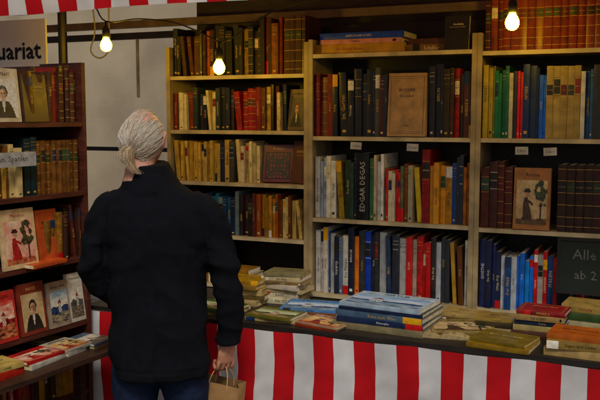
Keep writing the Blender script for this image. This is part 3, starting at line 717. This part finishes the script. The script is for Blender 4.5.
for s_ in (-1, 1):
    tube(hd, [V((s_*.074, .008, -.03)), V((s_*.08, .002, -.022)), V((s_*.088, -.01, .0)), V((s_*.091, -.014, .02)), V((s_*.085, .0, .032)), V((s_*.077, .012, .026))], [(.006, .007), (.007, .008), (.006, .009), (.006, .008), (.006, .006), (.004, .005)], SK, n=10, roundend=True)
    tube(hd, [V((s_*.02, .086, .022)), V((s_*.05, .075, .02))], [(.012, .008), (.008, .008)], SK, ref=V((0, 0, 1)), roundend=True)
tube(hd, [V((0, -.01, -.17)), V((0, -.012, -.12)), V((0, -.008, -.07)), V((0, 0, -.03))], [(.062, .062), (.055, .058), (.056, .06), (.055, .06)], SK)
def skcol(p):
    k = 1.0+noise.noise(p*25)*.15
    red = .85 if abs(p.x) > .076 else 1
    return (SK[0]*k, SK[1]*k*.94*red, SK[2]*k*.92*red, 1)
remesh(hd, 'face_and_neck', [M_SKIN], .0035, 3, None, head, skcol)
ey = MB()
for s_ in (-1, 1):
    lathe(ey, [(.012*math.sin(math.pi*j/10)+.0001, -.012*math.cos(math.pi*j/10)) for j in range(11)], hx('d8d4cc'), 0, Matrix.Translation((s_*.032, .077, .004)))
    lathe(ey, [(.005*math.sin(math.pi*j/8)+.0001, -.005*math.cos(math.pi*j/8)) for j in range(9)], hx('2a3a44'), 0, Matrix.Translation((s_*.032, .0855, .004)))
ey.obj('eyes', [M_COVER], True, head)
TIE = V((-.14, -.88, -.42)).normalized()
def slerp(a, b, t):
    w = math.acos(max(-1, min(1, a.dot(b))))
    if w < 1e-4: return a.copy()
    return (a*math.sin((1-t)*w)+b*math.sin(t*w))/math.sin(w)
HMATS = []
for c in L('d0c4b0', '9c805a', 'e4dccc', 'b89c74'):
    m_, nt_, b_ = base_mat('hair_strand'); b_.inputs['Base Color'].default_value = c; b_.inputs['Roughness'].default_value = .55; b_.inputs['Specular IOR Level'].default_value = .3; HMATS.append(m_)
def strands(name, gen, depth):
    cu = bpy.data.curves.new(name, 'CURVE'); cu.dimensions = '3D'; cu.bevel_depth = depth; cu.bevel_resolution = 0; cu.resolution_u = 2
    for m_ in HMATS: cu.materials.append(m_)
    for pts, mi in gen():
        sp = cu.splines.new('POLY'); sp.points.add(len(pts)-1); sp.material_index = mi
        for q, p in enumerate(pts):
            sp.points[q].co = (*p, 1); sp.points[q].radius = 1 if q < len(pts)-2 else .5
    o = bpy.data.objects.new(name, cu); COL.objects.link(o); o.parent = head
def scalp():
    out = []
    while len(out) < 4200:
        a = R.uniform(0, 6.2832); zz = R.uniform(-.6, 1)
        r_ = math.sqrt(1-zz*zz); d = V((r_*math.cos(a), r_*math.sin(a), zz))
        if d.y > .25 and d.z < .62+.1*abs(d.x): continue
        if d.y > -.1 and d.z < -.05: continue
        if d.y > -.3 and d.z < -.3: continue
        crown = d.dot(V((.05, -.22, .97)))
        if crown > .72 and R.random() < .93: continue
        if d.y > .0 and d.z > .6 and R.random() < .93: continue
        if d.y > -.1 and abs(d.x) > .85 and -.4 < d.z < .25 and R.random() < .6: continue
        pts = []; lift = min(.009, abs(R.gauss(0, .004))); wv = R.uniform(0, 6); wa = R.uniform(.0005, .003)
        off = V((R.gauss(0, .08), R.gauss(0, .04), R.gauss(0, .09)))
        tie = (TIE+off).normalized()
        cl = noise.noise(d*9)
        frizz = R.random() < .05
        nseg = 12; last = 13 if not frizz else R.randint(6, 10)
        for k in range(nseg+1):
            if k >= last: break
            t = k/nseg; q = slerp(d, tie, t)
            q = (q+V((.06*cl*math.sin(math.pi*t), 0, -.16*math.sin(math.pi*t)*abs(d.x)))).normalized()
            s = head_pt(q)
            rr = lift+(.009+.006*cl)*math.sin(math.pi*t)+wa*math.sin(t*11+wv)
            if d.z > .55: rr *= .55
            if frizz: rr += .009*t
            s *= 1+rr/.09
            pts.append(s)
        mi = R.choice([0, 0, 2, 2, 3]) if d.z > .0 else R.choice([0, 1, 2, 3, 3])
        out.append((pts, mi))
    return out
strands('hair', scalp, .0005)
TP = head_pt(TIE)
def pony():
    out = []
    for _ in range(950):
        a = R.uniform(0, 6.28); r0 = math.sqrt(R.random()); ln = R.uniform(.6, 1.05); fz = R.gauss(0, .004)
        pts = []; ph = R.uniform(0, 6)
        for k in range(13):
            t = k/12*ln
            c = TP+V((-.002-.012*math.sin(t*3.1)+.034*t*t, -.010-.024*math.sin(min(1, t*1.6)*1.57)+.02*t*t, .006-.100*t**1.15))
            w = (.011+.019*math.sin(math.pi*min(1, t*1.1+.08)))*(1-.55*t*t)
            pts.append(c+V((w*r0*math.cos(a)+fz*t*2, w*.75*r0*math.sin(a)+fz*t, 0))+V((.0025*math.sin(t*9+ph), .0015*math.cos(t*8+ph), 0)))
        out.append((pts, R.choice([0, 1, 1, 3, 3, 1])))
    return out
strands('ponytail', pony, .0006)
ht = MB(); ht.rings([[tuple(TP+V((.0145*math.cos(6.2832*i/16), -.012+rr, .014*math.sin(6.2832*i/16)))) for i in range(16)] for rr in (.006, .0, -.006)], hx('3a3020')); ht.obj('hair_tie', [M_DARK], True, head)

def hand(name, loc, rot, mirror=1, s=.95):
    h = MB(); c = hx('c48a6c')
    def P(x, y, z): return V((x*mirror, y, z))
    tube(h, [P(0, .0, .05), P(0, 0, .0), P(.002, .0, -.04), P(0, 0, -.085)], [(.022, .028), (.021, .029), (.018, .039), (.013, .041)], c, roundend=True)
    for y0, y1, ln, r in ((-.031, -.036, .78, .0072), (-.0105, -.012, .95, .0082), (.0105, .012, 1.0, .0084), (.031, .035, .92, .008)):
        tube(h, [P(.0, y0, -.07), P(.001, y1, -.09), P(-.006*ln, y1, -.09-.026*ln), P(-.03*ln, y1*.97, -.09-.036*ln), P(-.045*ln, y1*.95, -.09-.018*ln), P(-.04*ln, y1*.95, -.085)], [(r*1.1, r*1.1), (r*1.15, r*1.15), (r, r), (r*1.05, r), (r*.9, r*.9), (r*.8, r*.8)], c, n=12, roundend=True)
    tube(h, [P(-.004, .022, -.015), P(-.012, .042, -.04), P(-.026, .046, -.066), P(-.042, .034, -.085)], [(.013, .013), (.0125, .012), (.0105, .0105), (.0085, .0085)], c, n=12, roundend=True)
    o = remesh(h, name, [M_SKIN], .0021, 1, None, man, lambda p: tuple(q*(1+.2*noise.noise(p*60)) for q in c[:3])+(1,))
    o.location = loc; o.rotation_euler = rot; o.scale = (s, s, s)
    return o
HL = V((.262, .022, .855)); HR = -55
hand('right_hand', HL, (0, rad(4), rad(HR)))
hand('left_hand', (-.13, .235, .965), (rad(70), 0, rad(20)), -1)
bag = bpy.data.objects.new('paper_bag', None); COL.objects.link(bag)
HP = HL+Matrix.Rotation(rad(HR), 3, 'Z') @ V((-.024*.95, 0, -.104*.95))
Mman = Matrix.Translation(man.location) @ Matrix.Rotation(rad(27), 4, 'Z')
bag.matrix_world = Mman @ Matrix.Translation(HP) @ Matrix.Rotation(rad(-18), 4, 'Z') @ Matrix.Rotation(rad(7), 4, 'Y')
pb = MB(); kc = hx('a47e50'); w, g_, zt, zb = .09, .045, -.065, -.33
def bring(z, sx=1, pin=0):
    return [(-w*sx, -g_, z), (0, -g_*(1-pin*.1), z), (w*sx, -g_, z), (w*sx*(1-pin*.25), 0, z), (w*sx, g_, z), (0, g_, z), (-w*sx, g_, z), (-w*sx*(1-pin*.25), 0, z)]
rr = [bring(zb), bring(zb+.08, 1, .3), bring(zb+.17, 1, .7), bring(zt-.001, 1.0, 1)]
inn = [[(x*.985, y*.97, z) for x, y, z in r_] for r_ in [bring(zt-.001, 1, 1), bring(zb+.1, 1, .5)]]
pb.rings(rr, kc, caps=False); pb.rings(inn, hx('7a5c3c'), caps=False)
pb.add(bring(zb), [tuple(range(7, -1, -1))], kc)
vs, fs, ww, hh = textmesh('Bücher'); s_ = .12/ww
pb.add([(p*s_, -g_-.0015, -.16+q*s_) for p, q in vs], fs, hx('8c2c1c'))
pb.obj('bag_body', [M_PAPERBAG], False, bag)
hb = MB()
for yy in (-g_+.004, g_-.004):
    tube(hb, [V((-.04, yy, zt-.03)), V((-.038, yy, zt)), V((-.03, yy*.6, -.03)), V((-.01, yy*.12, -.001)), V((.01, yy*.12, -.001)), V((.03, yy*.6, -.03)), V((.038, yy, zt)), V((.04, yy, zt-.03))], [(.0022, .0022)]*8, hx('c09a68'), n=8)
hb.obj('handles', [M_PAPERBAG], True, bag)

# ------------------------------------------------------------------ camera, light, world
cam = bpy.data.cameras.new('camera'); cam.lens = 50; cam.sensor_width = 36; cam.clip_end = 1000
co = bpy.data.objects.new('camera', cam); COL.objects.link(co)
co.location = (0, 0, 1.75); co.rotation_euler = (rad(90-5.8), 0, rad(24)); scene.camera = co
W = bpy.data.worlds.new('World'); scene.world = W; W.use_nodes = True
sky = W.node_tree.nodes.new('ShaderNodeTexSky'); sky.sky_type = 'NISHITA'; sky.sun_disc = False
sky.air_density = 1.0; sky.dust_density = 5
bg = W.node_tree.nodes['Background']; bg.inputs['Strength'].default_value = .06
W.node_tree.links.new(sky.outputs[0], bg.inputs['Color'])
sl = bpy.data.lights.new('sun', 'SUN'); sl.energy = 1.5; sl.angle = rad(11); sl.color = (1, .96, .92)
so = bpy.data.objects.new('sun', sl); COL.objects.link(so)
EL = 50; AZ = 150
sky.sun_elevation = rad(EL); sky.sun_rotation = rad(AZ)
dirv = V((math.sin(rad(AZ))*math.cos(rad(EL)), math.cos(rad(AZ))*math.cos(rad(EL)), math.sin(rad(EL))))
so.rotation_euler = dirv.to_track_quat('Z', 'Y').to_euler()
scene.view_settings.view_transform = 'Standard'; scene.view_settings.look = 'None'; scene.view_settings.exposure = 0
